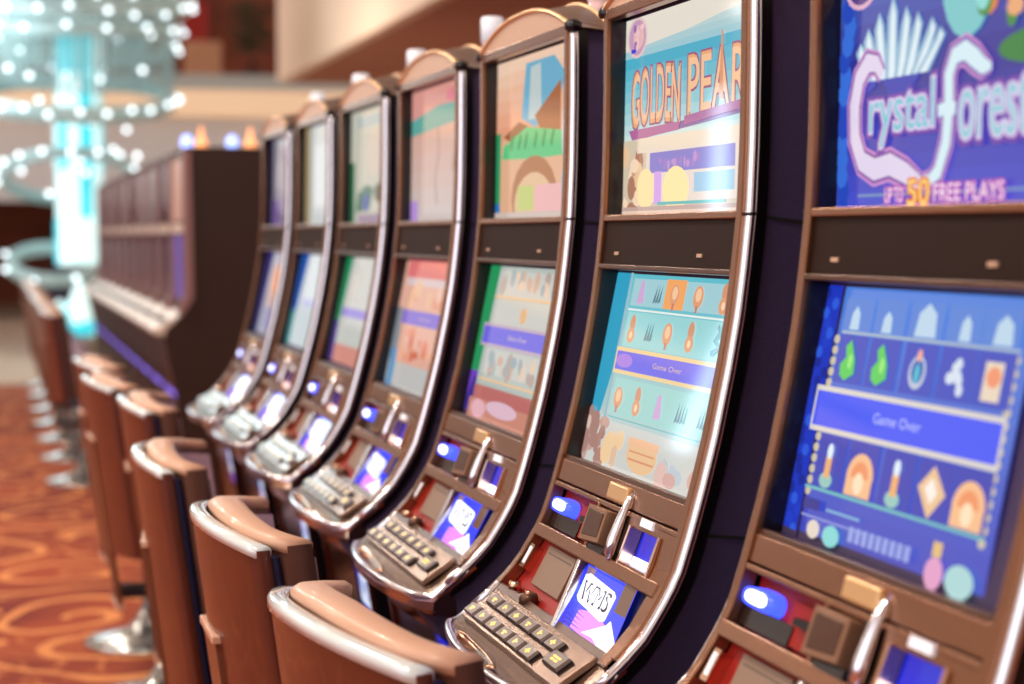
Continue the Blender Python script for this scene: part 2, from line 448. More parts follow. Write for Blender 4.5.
    mb = MB(); oval(mb, .222, 1.012, .042, .0125, -.018, .004, 'glow_blue'); oval(mb, .218, 1.0125, .031, .008, .0015, .0065, 'glow_white')
    mb.build('bill_light', bill)
    mb = MB()
    quadslab(mb, [(.035, 1.034), (-.045, 1.034), (-.045, .99), (.035, .985)], -.012, .022, 'printer_grey')
    quadslab(mb, [(.027, 1.029), (-.037, 1.029), (-.037, .996), (.027, .992)], .022, .0235, 'bronze_dark')
    quadslab(mb, [(.03, .985), (-.04, .99), (-.04, .978), (.03, .978)], -.012, .008, 'black')
    mb.build('card_reader', root, bevel=.002)
    mb = MB(); mb.tube([S(-.074, z, o) for z, o in ((1.068, .002), (1.055, .006), (1.03, .010), (1.005, .012), (.985, .010), (.978, .004))], [.002, .006, .0078, .009, .009, .004], 'chrome', 12)
    mb.build('chrome_grip', root)
    mb = MB(); quadslab(mb, [(.018, 1.070), (-.062, 1.070), (-.062, 1.047), (.018, 1.047)], .0, .009, 'cap_rim'); mb.build('console_badge', root, bevel=.003)
    mb = MB()
    quadslab(mb, [(-.106, 1.024), (-.214, 1.026), (-.214, .980), (-.106, .980)], -.02, -.012, 'slot_blue')
    quadslab(mb, [(-.115, .994), (-.205, .994), (-.205, .984), (-.115, .984)], -.013, -.006, 'glow_white')
    for q in ([(-.100, 1.028), (-.107, 1.028), (-.107, .978), (-.100, .978)], [(-.213, 1.028), (-.220, 1.028), (-.220, .978), (-.213, .978)],
              [(-.10, .983), (-.22, .983), (-.22, .978), (-.10, .978)]): quadslab(mb, q, -.01, .007, 'chrome_warm')
    pr = mb.build('ticket_printer', root)
    mb = MB(); quadslab(mb, [(-.14, 1.042), (-.185, 1.042), (-.185, 1.032), (-.14, 1.032)], .003, .008, 'candle_white'); mb.build('ticket_cap', pr)  # white cap, no lamp; its faint glow sits in the shared material
    # console, lower row
    mb = MB(); slab(mb, .0, .266, .964, .893, -.022, -.012, 'red_panel'); slab(mb, -.245, .0, .964, .893, -.022, -.012, 'black_matte')
    mb.build('console_back', root)
    mb = MB(); quadslab(mb, [(.212, .960), (.078, .960), (.058, .912), (.192, .912)], -.014, -.006, 'label_brown')
    lab = mb.build('info_label', root)
    mb = MB()
    for k in range(4): quadslab(mb, [(.20 - .002 * k, .9525 - .009 * k), (.085 - .004 * k, .9525 - .009 * k), (.084 - .004 * k, .9505 - .009 * k), (.199 - .002 * k, .9505 - .009 * k)], -.006, -.0052, 'label_line')
    mb.build('print_lines', lab)
    mb = MB(); quadslab(mb, [(.262, .952), (.243, .952), (.238, .92), (.258, .92)], -.014, .004, 'chrome_warm'); quadslab(mb, [(.258, .948), (.247, .948), (.243, .925), (.254, .925)], .004, .005, 'candle_white')
    mb.build('side_badge', root)
    mb = MB(); mb.lathe([(.001, 0), (.012, 0), (.014, -.006), (.014, -.02)], 'bronze_dark', tuple(S(.13, .900, .006)), 14)
    mb.lathe([(.001, .004), (.005, .004), (.005, -.004)], 'chrome_warm', tuple(S(.13, .900, .006)), 10)
    mb.build('key_lock', root)
    mb = MB(); mb.lathe([(.001, 0), (.009, 0), (.010, -.012)], 'chrome_warm', tuple(S(.22, .903, .004)), 12); mb.build('coin_knob', root)
    mb = MB(); quadslab(mb, [(.045, .963), (.030, .963), (-.042, .886), (-.028, .886)], -.012, .006, 'chrome'); mb.build('display_strip', root, bevel=.002)
    # small service display with the maker's sign
    Z0, Z1 = .886, .963
    P00 = S(-.035, Z0, -.006); P10 = S(-.245, Z0, -.006); P01 = S(.028, Z1, -.006)
    n = (P10 - P00).cross(P01 - P00)
    if n.x > 0: n = -n
    a = Art(P00, P10, P01, n, (36, 60, 235), 1.35)
    a.grad(0, 0, .5, .7, (40, 30, 160), (60, 90, 240), 6)
    a.poly([(.15, 0), (.95, 0), (.85, .36), (.55, .5), (.2, .42)], (215, 130, 225))
    for k in range(7): a.poly([(.0, .08 + .06 * k), (.32 + .04 * (k % 3), .1 + .05 * k), (.0, .11 + .06 * k)], (60, 60, 215))
    a.poly([(.4, .18), (.75, .42), (.8, .5), (1.0, .30), (1.0, .1), (.8, .12), (.62, .2)], (250, 250, 255))
    a.poly([(.1, .04), (.7, .0), (.7, .07), (.1, .12)], (250, 250, 255))
    a.poly([(.78, .62), (1, .62), (1, 1), (.78, 1)], (96, 70, 56))
    a.poly([(.03, .98), (.2, .98), (.2, .88), (.05, .86)], (120, 92, 110))
    q = [(.05, .86), (.13, .90), (.66, .84), (.72, .79), (.70, .46), (.63, .42), (.12, .50), (.06, .55)]
    a.poly(q, (250, 252, 255))
    for w in (0.0, .006, -.006, .012):
        a.text('WMS', .10 + w, .54, .65 + w, .80, (30, 34, 60)); a.k -= .8
    a.k += 1
    a.text('WMS', .125, .575, .63, .775, (235, 240, 255))
    a.build('service_display', root)
    # button deck
    mb = MB()
    Ys = [.296 - .592 * i / 30 for i in range(31)]
    r0, r1, r2, r3, r4 = [], [], [], [], []
    for y in Ys:
        xl = lip(y); a_ = abs(y) / .3
        if a_ > .9: xl = xl + .02 * ((a_ - .9) / .1) ** 2
        zt = .893
        r0.append((fx(.893) + .004, y, .893))
        r1.append((max(fx(.856), xl + .008), y, .8535))
        r2.append((xl + .006, y, .842))
        r3.append((xl + .003, y, .822))
        r4.append((xl + .045, y * .96, .800))
    mb.grid([r0, r1, r2], 'deck', smooth=True)
    mb.grid([r2, r3], 'chrome_warm'); mb.grid([r3, r4], 'chrome_red_reflect')
    r5 = [(-.11, y * .9, .77) for y in Ys]; mb.grid([r4, r5], 'black')
    for s in (0, -1):
        mb.add([r0[s], r1[s], r2[s], r3[s], r4[s], r5[s], (fx(.893) + .03, r5[s][1], .86)], [(0, 1, 2, 3, 4, 5, 6)], 'chrome_warm')
    deck = mb.build('button_deck', root)
    mb = MB()
    lp = [(fx(z) + .004, .2915, z - .002) for z in zs(.885, .862, .01)] + [(p[0] - .001, p[1] * .985, p[2] - .002) for p in r2] + [(fx(z) + .004, -.2915, z - .002) for z in zs(.862, .885, .01)]
    mb.tube(lp, .0074, 'chrome'); mb.build('lip_trim', root)
    # underside housing under the lip (chrome, its red reflection put into the colour)
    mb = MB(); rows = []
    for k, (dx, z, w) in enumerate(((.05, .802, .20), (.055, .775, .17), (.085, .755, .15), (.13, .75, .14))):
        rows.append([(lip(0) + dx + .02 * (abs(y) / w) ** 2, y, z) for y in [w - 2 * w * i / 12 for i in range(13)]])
    mb.grid(rows, 'chrome_red_reflect'); mb.build('deck_bracket', root)
    # plane of the button panel
    def D(y, t, o=0):   # t 0..1 from back to lip on the deck
        a0 = Vector((fx(.885), y, .8865)); b0 = Vector((fx(.85) - .002, y, .8535)); n_ = Vector((-.55, 0, .83))
        return a0.lerp(b0, t) + n_ * o
    mb = MB()
    q0 = [D(.252, -.05, -.003), D(-.235, -.05, -.003), D(-.235, 1.05, -.003), D(.252, 1.05, -.003)]; q1 = [D(.25, -.03, .005), D(-.233, -.03, .005), D(-.233, 1.03, .005), D(.25, 1.03, .005)]
    mb.add(q0 + q1, [(0, 1, 2, 3), (7, 6, 5, 4), (0, 4, 5, 1), (1, 5, 6, 2), (2, 6, 7, 3), (3, 7, 4, 0)], 'deck')
    bp = mb.build('button_panel', root, bevel=.0015)
    MK = [[(.2, .55, .8, .8), (.35, .1, .65, .4)], [(.3, .1, .5, .9), (.5, .4, .8, .6)], [(.15, .35, .85, .6), (.4, .05, .6, .95)], [(.05, .6, .95, .85), (.1, .15, .4, .45), (.5, .15, .9, .45)]]
    def button(y, t, w, h, mark):
        mb = MB()
        def ring(sy, st, o): return [D(y + a * w * sy, t + b * h * st, o) for a, b in ((1, -1), (-1, -1), (-1, 1), (1, 1))]
        R0, R1, R2 = ring(1, 1, .004), ring(1, 1, .009), ring(.84, .84, .012)
        mb.grid([R0, R1], 'button_side', closed_u=True, smooth=False); mb.grid([R1, R2], 'button', closed_u=True, smooth=False)
        mb.add(R2, [(0, 1, 2, 3)], 'button')
        b = mb.build('button', bp)
        mb = MB()
        mw = w * .5
        for (u0, v0, u1, v1) in MK[mark]:
            mb.add([D(y + mw * (1 - 2 * u), t + h * .5 * (1 - 2 * v), .0124) for u, v in ((u0, v0), (u1, v0), (u1, v1), (u0, v1))], [(0, 1, 2, 3)], 'button_mark')
        mb.build('button_mark', b)
    labs = [k % 3 for k in range(12)]
    for k in range(6):
        button(.222 - .0608 * k, .78, .0265, .155, labs[k]); button(.190 - .0608 * k, .30, .0265, .155, labs[k + 6])
    button(-.172, .56, .034, .20, 3)
    # oval scoop at the front of the deck
    mb = MB(); 
    def scoop(sc_, o): return [Vector((lip(0) + .012 + .011 * sc_ * math.sin(t) + .03 * ((.05 + .14 * math.cos(t)) / .3) ** 2, .05 + .13 * sc_ * math.cos(t), .8468 + .004 * math.sin(t) + o)) for t in [2 * PI * i / 24 for i in range(24)]]
    mb.grid([scoop(1, .002), scoop(.85, .004), scoop(.8, .001)], 'chrome_warm', closed_u=True, cap=True); mb.build('deck_scoop', deck)
    # belly door with the lit lower glass
    mb = MB()
    bx = lambda z: -.175 + (.77 - z) * .17
    mb.prism([(bx(.77), .77), (bx(.10) , .10), (bx(.1) + .04, .10), (-.08, .77)], -.275, .275, 'black')
    belly = mb.build('belly_door', root)
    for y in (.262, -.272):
        mb = MB(); mb.prism([(bx(.77) - .008, .77), (bx(.12) - .008, .12), (bx(.12), .12), (bx(.77), .77)], y, y + .010, 'chrome_red_reflect'); mb.build('belly_trim', belly)
    P00 = Vector((bx(.64) - .004, -.10, .64)); P10 = Vector((bx(.64) - .004, -.258, .64)); P01 = Vector((bx(.75) - .004, -.10, .75))
    a = Art(P00, P10, P01, (-1, 0, .0), (16, 40, 190), .8)
    a.poly([(.2, .3), (.9, .25), (1, .85), (.35, .9)], (225, 235, 255)); a.text('WMS', .3, .4, .85, .75, (40, 60, 190))
    a.poly([(0, 0), (.3, 0), (.15, 1), (0, 1)], (12, 16, 70))
    a.build('belly_glass', belly)
    return root

UP = dict(z0=1.430, z1=1.709, o=-.022)
LO = dict(z0=1.080, z1=1.350, o=-.024)
def canvas(d, bg, gain=1.0, yr=-.264):
    P00 = S(.264, d['z0'], d['o']); P10 = S(yr, d['z0'], d['o']); P01 = S(.264, d['z1'], d['o'])
    n = (P10 - P00).cross(P01 - P00)
    if n.x > 0: n = -n
    return Art(P00, P10, P01, n, bg, gain)

def banner(a, v0, v1, c, tc, u0=.09, u1=1.0, edge=(230, 215, 190)):
    a.rect(u0 - .01, v0 - .02, u1 + .01, v1 + .02, edge)
    a.rect(u0, v0, u1, v1, c)
    a.text('Game Over', u0 + .36 * (u1 - u0), v0 + (v1 - v0) * .38, u0 + .62 * (u1 - u0), v0 + (v1 - v0) * .66, tc)

def art_crystal_up():
    a = canvas(UP, (36, 60, 190), .82)
    a.grad(0, 0, 1, .5, (66, 78, 205), (40, 46, 150), 8); a.grad(0, .5, 1, 1, (40, 46, 150), (70, 120, 205), 8)
    for k in range(16): a.ell(.02 + random.uniform(0, .03), k / 16, .03, .05, random.choice([(26, 70, 190), (20, 40, 150), (50, 110, 220)]), 7)
    for k in range(6): a.ell(random.uniform(.1, .4), random.uniform(.2, .7), .06, .06, (44, 60, 180), 10)
    # crystals
    for i, (u, h, t) in enumerate([(.15, .15, -.045), (.175, .2, -.035), (.21, .25, -.02), (.25, .30, .0), (.29, .25, .02), (.325, .22, .035), (.36, .19, .06), (.385, .15, .07)]):
        b = .47
        a.poly([(u - .028, b), (u + .028, b), (u + .022 + t, b + h * .8), (u + t, b + h), (u - .022 + t, b + h * .75)], (150, 190, 215))
        a.poly([(u - .012, b), (u + .016, b), (u + .012 + t, b + h * .76), (u + t, b + h * .92), (u - .008 + t, b + h * .7)], (225, 242, 250))
    # badge
    a.ell(.105, .83, .075, .085, (230, 180, 205)); a.ell(.105, .835, .062, .072, (88, 62, 140)); a.blotch(.06, .80, .15, .86, [(220, 150, 180), (240, 190, 190)], 8, (.012, .02)); 
    # right: forest figures in orange and green
    a.ell(.56, .76, .10, .2, (120, 200, 205)); a.blotch(.6, .60, .95, .98, [(225, 130, 60), (240, 190, 140), (60, 140, 60), (190, 90, 50)], 26, (.02, .05))
    a.ell(.84, .50, .16, .06, (40, 130, 60)); a.blotch(.66, .62, .95, .90, [(225, 130, 60), (236, 170, 120), (120, 200, 200), (190, 90, 60)], 26, (.015, .035)); a.ell(.62, .72, .03, .08, (140, 220, 215))
    # logo
    a.dv = -.115
    out = (200, 140, 205); wh = (226, 214, 240); tl = (130, 210, 225)
    def C(c, w):
        pts = [(.215, .60), (.19, .645), (.15, .655), (.11, .60), (.09, .50), (.095, .38), (.13, .29), (.19, .255), (.26, .27), (.33, .235), (.40, .19), (.44, .225)]
        ww = [w * k for k in (.7, .9, 1.1, 1.15, 1.2, 1.2, 1.15, 1.2, 1.2, 1.1, .8, .4)]
        a.stroke(pts, ww, c)
    C(out, .030); C((120, 60, 160), .024); C(wh, .019)
    def Fl(c, w):
        a.stroke([(.43, .20), (.465, .23), (.495, .33), (.503, .45), (.50, .56), (.52, .62), (.56, .635), (.60, .60), (.63, .57), (.66, .565)], [w * k for k in (.7, 1, 1.1, 1.1, 1.1, 1.1, 1.2, 1.2, 1, .4)], c)
        a.stroke([(.46, .44), (.50, .45), (.54, .44)], w * .8, c)
    Fl(out, .027); Fl((110, 70, 170), .021); Fl((214, 240, 248), .016)
    a.outlined('rystal', .160, .325, .450, .57, (226, 200, 236), (120, 70, 170), .010, .016)
    a.outlined('rystal', .165, .335, .445, .56, (120, 200, 214), (224, 206, 240), .005, .008)
    a.outlined('orest', .540, .325, .81, .54, (226, 200, 236), (120, 70, 170), .010, .016)
    a.outlined('orest', .545, .335, .80, .53, (150, 206, 220), (224, 206, 240), .005, .008)
    # free plays line
    a.dv = -.055
    a.rect(.12, .095, .98, .105, (120, 150, 190))
    a.outlined('UP TO', .245, .07, .325, .125, (250, 235, 250), (190, 80, 180), .005, .007)
    a.outlined('50', .345, .06, .435, .15, (255, 215, 120), (230, 120, 40), .006, .008)
    a.outlined('FREE PLAYS', .455, .07, .72, .13, (250, 235, 250), (190, 80, 180), .005, .007)
    return a
def art_crystal_lo():
    a = canvas(LO, (44, 66, 200), .85, -.192)
    a.grad(0, 0, 1, 1, (58, 70, 190), (72, 128, 220), 12)
    a.rect(.0, 0, .085, 1, (22, 52, 190))
    for k in range(26): a.ell(random.uniform(0, .07), k / 26, .02, .025, random.choice([(16, 38, 150), (40, 90, 220), (24, 60, 200)]), 7); a.k -= .6
    a.poly([(.085, 0), (.1, 0), (.1, 1), (.085, 1)], (40, 20, 60))
    for s0 in (.105, .955):
        for k in range(15): a.ell(s0, .20 + k * .042, .016, .018, (206, 196, 170), 8); a.k -= .8
    # rows of symbols
    a.dv = -.035
    cols = [.20, .37, .55, .72, .88]
    for i, u in enumerate(cols):
        a.rect(u - .078, .66, u + .078, .845, (46, 72, 190)); a.rect(u - .078, .25, u + .078, .46, (44, 60, 180)); a.rect(u - .078, .86, u + .078, .985, (80, 130, 215))
    for u, h, w in ((.19, .09, .025), (.36, .08, .025), (.55, .12, .05), (.73, .09, .025), (.89, .10, .04)):
        a.poly([(u - w, .865), (u + w, .865), (u + w * .8, .865 + h * .7), (u, .865 + h), (u - w * .8, .865 + h * .7)], (186, 214, 235))
    a.rect(.13, .848, .97, .858, (170, 190, 200))
    for u in (.20, .37):
        a.poly([(u - .04, .69), (u - .01, .67), (u + .035, .70), (u + .03, .75), (u - .005, .825), (u - .03, .80), (u - .02, .76), (u - .045, .73)], (84, 206, 90)); a.ell(u + .005, .745, .012, .03, (150, 235, 120), 8)
    u = .55; a.ell(u, .74, .04, .06, (190, 200, 220)); a.ell(u, .745, .028, .045, (40, 90, 180)); a.ell(u, .735, .012, .035, (60, 190, 210)); a.ell(u, .80, .012, .022, (240, 170, 150))
    for k in range(7): a.ell(.72 + random.uniform(-.035, .035), .74 + random.uniform(-.05, .05), .016, .022, (214, 226, 240), 8)
    a.rect(.845, .68, .92, .81, (232, 214, 190)); a.ell(.885, .76, .03, .035, (240, 150, 110)); 
    for u in (.20, .55):
        a.ell(u, .29, .035, .03, (150, 200, 190)); a.rect(u - .016, .30, u + .016, .38, (238, 176, 110)); a.ell(u, .40, .016, .03, (225, 240, 250))
    for u in (.375, .885):
        a.ell(u, .33, .068, .09, (246, 190, 140), a0=0, a1=PI); a.rect(u - .066, .262, u + .066, .332, (246, 190, 140)); a.ell(u, .33, .045, .06, (240, 150, 100), a0=0, a1=PI); a.ell(u, .31, .025, .04, (255, 226, 190))
    a.poly([(.66, .36), (.72, .44), (.785, .35), (.725, .26)], (236, 196, 150)); a.poly([(.69, .36), (.72, .40), (.75, .35), (.725, .31)], (250, 240, 230))
    a.dv = -.015
    a.rect(.10, .225, .97, .237, (110, 190, 190))
    a.rect(.11, .15, .20, .19, (30, 36, 140)); a.rect(.11, .12, .45, .128, (140, 150, 220)); a.rect(.24, .16, .42, .17, (130, 180, 220))
    a.ell(.19, .08, .035, .035, (226, 214, 200)); a.ell(.29, .075, .045, .04, (130, 215, 215))
    for k in range(9): a.rect(.38 + .035 * k, .08, .405 + .035 * k, .135, (150, 165, 230))
    a.ell(.80, .075, .04, .055, (226, 160, 200)); a.ell(.91, .075, .06, .055, (170, 215, 215))
    a.rect(.78, .13, .82, .18, (226, 190, 120))
    a.dv = -.035
    banner(a, .485, .620, (56, 84, 245), (190, 200, 255), .075, .965, (220, 214, 205))
    return a
def art_pearl_up():
    a = canvas(UP, (90, 170, 190), .9)
    a.grad(0, .35, 1, .8, (200, 220, 215), (70, 170, 195), 8); a.grad(0, .8, 1, 1, (150, 195, 205), (220, 216, 205), 6)
    a.poly([(0, .84), (.5, .87), (1, .93), (1, 1), (0, 1)], (222, 216, 204))
    a.ell(.10, .90, .085, .105, (222, 190, 190)); a.ell(.10, .90, .072, .09, (190, 150, 180)); a.ell(.11, .90, .045, .06, (220, 176, 176)); a.blotch(.06, .85, .14, .95, [(150, 100, 170), (230, 190, 190)], 8, (.01, .02)); a.rect(.05, .825, .09, .845, (60, 60, 200))
    # lower shore
    a.rect(0, 0, 1, .38, (206, 190, 166)); a.blotch(0, .0, .15, .36, [(170, 120, 96), (226, 190, 150), (200, 150, 130), (240, 210, 180)], 14)
    a.blotch(.88, .05, 1, .4, [(120, 130, 190), (190, 170, 160)], 8)
    a.poly([(.12, .38), (.98, .44), (.98, .47), (.12, .42)], (130, 96, 150))
    a.rect(.12, .31, .95, .385, (226, 210, 190))
    a.rect(.20, .06, .90, .32, (226, 210, 196)); a.rect(.23, .205, .86, .305, (128, 120, 196)); a.blotch(.30, .235, .62, .275, [(180, 140, 200), (160, 120, 190)], 14, (.008, .018))
    a.ell(.20, .13, .075, .10, (255, 220, 160)); a.ell(.44, .12, .10, .11, (255, 224, 160)); a.rect(.27, .05, .33, .21, (206, 160, 226))
    a.rect(.58, .10, .86, .19, (150, 190, 216)); a.rect(.30, .045, .8, .06, (90, 180, 180))
    a.grad(.0, .0, 1, .04, (230, 200, 180), (190, 160, 150), 2)
    # title
    a.outlined('GOLDEN', .07, .43, .465, .72, (226, 164, 116), (150, 92, 124), .006, .010, curve=.02)
    a.text('GOLDEN', .078, .45, .458, .705, (238, 190, 148), curve=.02)
    a.outlined('PEARL', .52, .455, 1.02, .745, (226, 164, 116), (150, 92, 124), .006, .010, curve=.0)
    a.text('PEARL', .528, .475, 1.01, .73, (238, 190, 148))
    a.poly([(.745, .52), (.775, .50), (.765, .82), (.755, .82)], (214, 150, 110))
    a.poly([(.05, .43), (.08, .38), (.46, .40), (.46, .44)], (170, 100, 150)); a.poly([(.5, .42), (.97, .46), (.97, .50), (.5, .46)], (170, 100, 150))
    return a
def art_pearl_lo():
    a = canvas(LO, (110, 196, 205), .85)
    a.grad(0, 0, 1, 1, (206, 206, 200), (90, 190, 205), 10)
    a.poly([(0, 0), (.03, 0), (.12, .5), (.14, 1), (0, 1)], (44, 160, 196))
    a.poly([(.12, 0), (.14, 0), (.14, 1), (.12, 1)], (150, 190, 200))
    a.rect(.16, .83, .97, .97, (160, 206, 214)); a.rect(.16, .62, .97, .80, (150, 212, 214)); a.rect(.16, .27, .97, .46, (160, 212, 206))
    a.rect(.15, .805, .98, .815, (230, 240, 235)); a.rect(.15, .255, .98, .262, (100, 190, 190))
    a.rect(.43, .83, .58, .975, (244, 168, 100))
    def sym(k, u, v):
        if k == 'o': a.ell(u, v, .035, .055, (226, 160, 120)); a.ell(u, v + .01, .02, .032, (244, 200, 160)); a.rect(u - .008, v - .075, u + .008, v - .04, (200, 130, 110))
        if k == 'd': a.ell(u, v + .03, .022, .045, (214, 150, 116)); a.ell(u, v - .03, .03, .04, (226, 160, 120)); a.ell(u, v - .03, .012, .02, (250, 216, 180), 8)
        if k == 'f': 
            for t in (-.02, .0, .02): a.poly([(u + t - .008, v - .05), (u + t + .012, v - .04), (u + t + .015, v + .05)], (90, 130, 140))
        if k == 'p': a.poly([(u - .03, v - .06), (u + .03, v - .05), (u + .012, v + .06), (u - .012, v + .06)], (206, 170, 214))
        if k == 's': a.stroke([(u - .02, v - .06), (u + .02, v - .03), (u - .01, v), (u + .015, v + .04), (u, v + .07)], .008, (100, 150, 160))
    for k, u in zip('pfood', (.24, .37, .505, .68, .86)): sym(k, u, .90)
    for k, u in zip('dfods', (.22, .36, .51, .68, .86)): sym(k, u, .71)
    for k, u in zip('odpff', (.22, .38, .55, .71, .87)): sym(k, u, .36)
    a.rect(.02, .0, .98, .235, (206, 208, 202)); a.blotch(0, .0, .16, .26, [(196, 160, 146), (170, 130, 120), (220, 190, 176)], 14)
    a.blotch(.2, .05, .36, .2, [(240, 206, 160), (226, 190, 160)], 6); a.ell(.50, .11, .12, .085, (236, 196, 150)); a.rect(.38, .15, .62, .19, (240, 190, 150)); a.rect(.40, .08, .6, .09, (220, 150, 120)); a.rect(.4, .12, .6, .128, (220, 150, 120))
    a.blotch(.65, .02, .95, .1, [(214, 170, 160), (190, 200, 206), (226, 190, 180)], 10)
    banner(a, .50, .595, (104, 104, 232), (220, 190, 170), .15, 1.0, (236, 206, 150))
    a.ell(.22, .548, .07, .035, (170, 130, 226))
    return a
def art_misc(kind, lo):
    d = LO if lo else UP
    if kind == 3 and not lo:
        a = canvas(d, (226, 176, 140), .8)
        a.grad(0, .5, 1, 1, (232, 160, 126), (240, 206, 180), 6)
        a.rect(0, 0, .06, .55, (30, 150, 96)); a.rect(0, 0, .06, .1, (30, 120, 190))
        a.poly([(.33, .62), (.38, .95), (.72, .95), (.86, .82), (.72, .6), (.5, .55)], (104, 176, 206)); a.poly([(.42, .6), (.44, .92), (.56, .93), (.58, .6)], (190, 206, 206))
        a.poly([(.1, .52), (.3, .6), (.42, .56), (.36, .5), (.2, .48)], (150, 96, 60)); a.poly([(.5, .62), (.8, .80), (.8, .5), (.62, .46)], (170, 106, 66))
        a.poly([(.08, .38), (.1, .46), (.4, .56), (.85, .50), (.85, .36), (.5, .36)], (84, 200, 130)); [a.stroke([(u_, .43), (u_ + .03, .52)], .012, (46, 150, 90)) for u_ in (.2, .3, .38, .5, .6, .7)]
        a.ell(.5, .12, .28, .26, (180, 120, 76)); a.ell(.5, .08, .24, .20, (228, 190, 150)); a.rect(.3, .05, .5, .2, (196, 206, 120)); a.rect(.52, .02, .85, .2, (236, 180, 180))
        a.ell(.95, .5, .13, .3, (206, 212, 216)); a.ell(.92, .2, .1, .16, (190, 190, 200)); a.ell(.93, .88, .08, .09, (226, 170, 180))
        a.rect(0, .0, 1, .04, (206, 190, 180))
    elif kind == 3:
        a = canvas(d, (176, 190, 184), .8)
        a.poly([(0, .3), (.1, .3), (.14, 1), (0, 1)], (26, 150, 90)); a.poly([(0, 0), (.1, 0), (.1, .3), (0, .3)], (110, 60, 190))
        a.poly([(0, 0), (0, .12), (.06, .26), (.1, .26), (.1, 0)], (60, 40, 140))
        for v in (.80, .62, .30): a.rect(.14, v, 1, v + .16, (196, 200, 194))
        for v in (.9, .38): a.blotch(.2, v - .06, .9, v + .04, [(206, 170, 150), (150, 170, 176), (226, 196, 170), (176, 160, 150)], 22, (.02, .04))
        a.ell(.55, .69, .04, .05, (226, 176, 120)); a.ell(.95, .72, .08, .12, (236, 170, 140)); a.rect(.14, .785, 1, .8, (232, 190, 140)); a.rect(.12, .255, 1, .27, (232, 190, 140))
        a.rect(.1, .13, 1, .22, (190, 110, 106)); a.rect(.06, 0, 1, .13, (206, 140, 120)); a.ell(.5, .1, .2, .05, (226, 190, 206)); a.ell(.2, .07, .1, .06, (232, 180, 190))
        banner(a, .49, .60, (104, 100, 226), (214, 200, 190), .08, 1.0, (190, 170, 190))
    elif kind == 4 and not lo:
        a = canvas(d, (226, 200, 190), .72)
        a.grad(0, 0, 1, .75, (214, 200, 196), (224, 176, 160), 6)
        a.rect(0, .75, 1, 1, (230, 160, 150)); a.poly([(0, .66), (1, .72), (1, .84), (.5, .85), (0, .78)], (96, 176, 166)); a.ell(.8, .9, .16, .05, (236, 130, 150))
        a.stroke([(.5, .7), (.52, .5), (.46, .3), (.5, .12)], .008, (150, 120, 110)); a.stroke([(.8, .5), (.76, .36)], .01, (170, 140, 120)); a.rect(.0, .0, .14, .16, (190, 150, 226))
    elif kind == 4:
        a = canvas(d, (230, 176, 156), .78)
        a.rect(0, 0, .12, .62, (130, 140, 150)); a.rect(.05, .86, 1, 1, (226, 120, 120)); a.rect(.08, .80, 1, .86, (220, 200, 200))
        a.blotch(.2, .65, .95, .78, [(236, 190, 150), (226, 150, 120), (240, 200, 180)], 14); a.blotch(.2, .25, .9, .45, [(226, 130, 100), (240, 176, 140), (210, 110, 80)], 16)
        a.rect(.02, 0, 1, .2, (196, 196, 194)); a.rect(.04, .0, .14, .3, (80, 150, 200))
        banner(a, .50, .61, (128, 110, 214), (200, 180, 190), .12, 1.0, (230, 180, 150))
    elif kind == 5 and not lo:
        a = canvas(d, (206, 206, 190), .72)
        a.rect(0, 0, .1, .55, (40, 120, 80)); a.poly([(.15, .1), (.5, .12), (.6, .3), (.4, .34), (.2, .26)], (70, 130, 110)); a.ell(.4, .18, .08, .08, (60, 90, 170)); a.ell(.7, .26, .08, .08, (80, 90, 70))
        a.rect(.2, .84, 1, .94, (160, 190, 196)); a.ell(.6, .6, .2, .2, (222, 206, 190)); a.rect(.2, 0, .9, .08, (180, 160, 180))
    elif kind == 5:
        a = canvas(d, (206, 210, 204), .75)
        a.poly([(0, .4), (.1, .4), (.18, 1), (0, 1)], (20, 140, 90)); a.poly([(0, 0), (.1, 0), (.1, .4), (0, .4)], (80, 60, 150)); a.rect(.14, .45, 1, .53, (150, 140, 226)); a.rect(.1, .0, 1, .2, (220, 150, 136)); a.blotch(.2, .6, .9, .9, [(196, 200, 190), (220, 206, 190)], 10)
    elif kind == 6 and not lo:
        a = canvas(d, (206, 214, 214), .8)
        a.rect(0, 0, .18, 1, (170, 150, 110)); a.rect(.16, 0, .26, 1, (190, 196, 196)); a.rect(.3, .2, .9, .8, (222, 230, 230))
    elif kind == 6:
        a = canvas(d, (206, 218, 222), .85)
        a.poly([(0, .3), (.1, .2), (.26, 1), (0, 1)], (16, 80, 170)); a.poly([(.0, 0), (.1, 0), (.12, .4), (0, .4)], (60, 150, 150))
        a.rect(.3, .46, 1, .54, (180, 190, 226))
    elif kind == 7 and not lo:
        a = canvas(d, (150, 150, 160), .75)
        a.rect(0, 0, .15, 1, (40, 30, 70)); a.blotch(.3, .1, .9, .9, [(176, 170, 180), (130, 120, 150), (200, 190, 190)], 18, (.05, .1)); a.rect(.1, 0, .5, .3, (110, 90, 150))
    else:
        a = canvas(d, (176, 180, 196), .8)
        a.poly([(0, 0), (.15, 0), (.3, 1), (0, 1)], (50, 40, 110)); a.ell(.55, .66, .13, .2, (236, 150, 90)); a.ell(.5, .45, .1, .1, (236, 190, 170)); a.rect(.4, .1, 1, .35, (160, 160, 200))
    return a

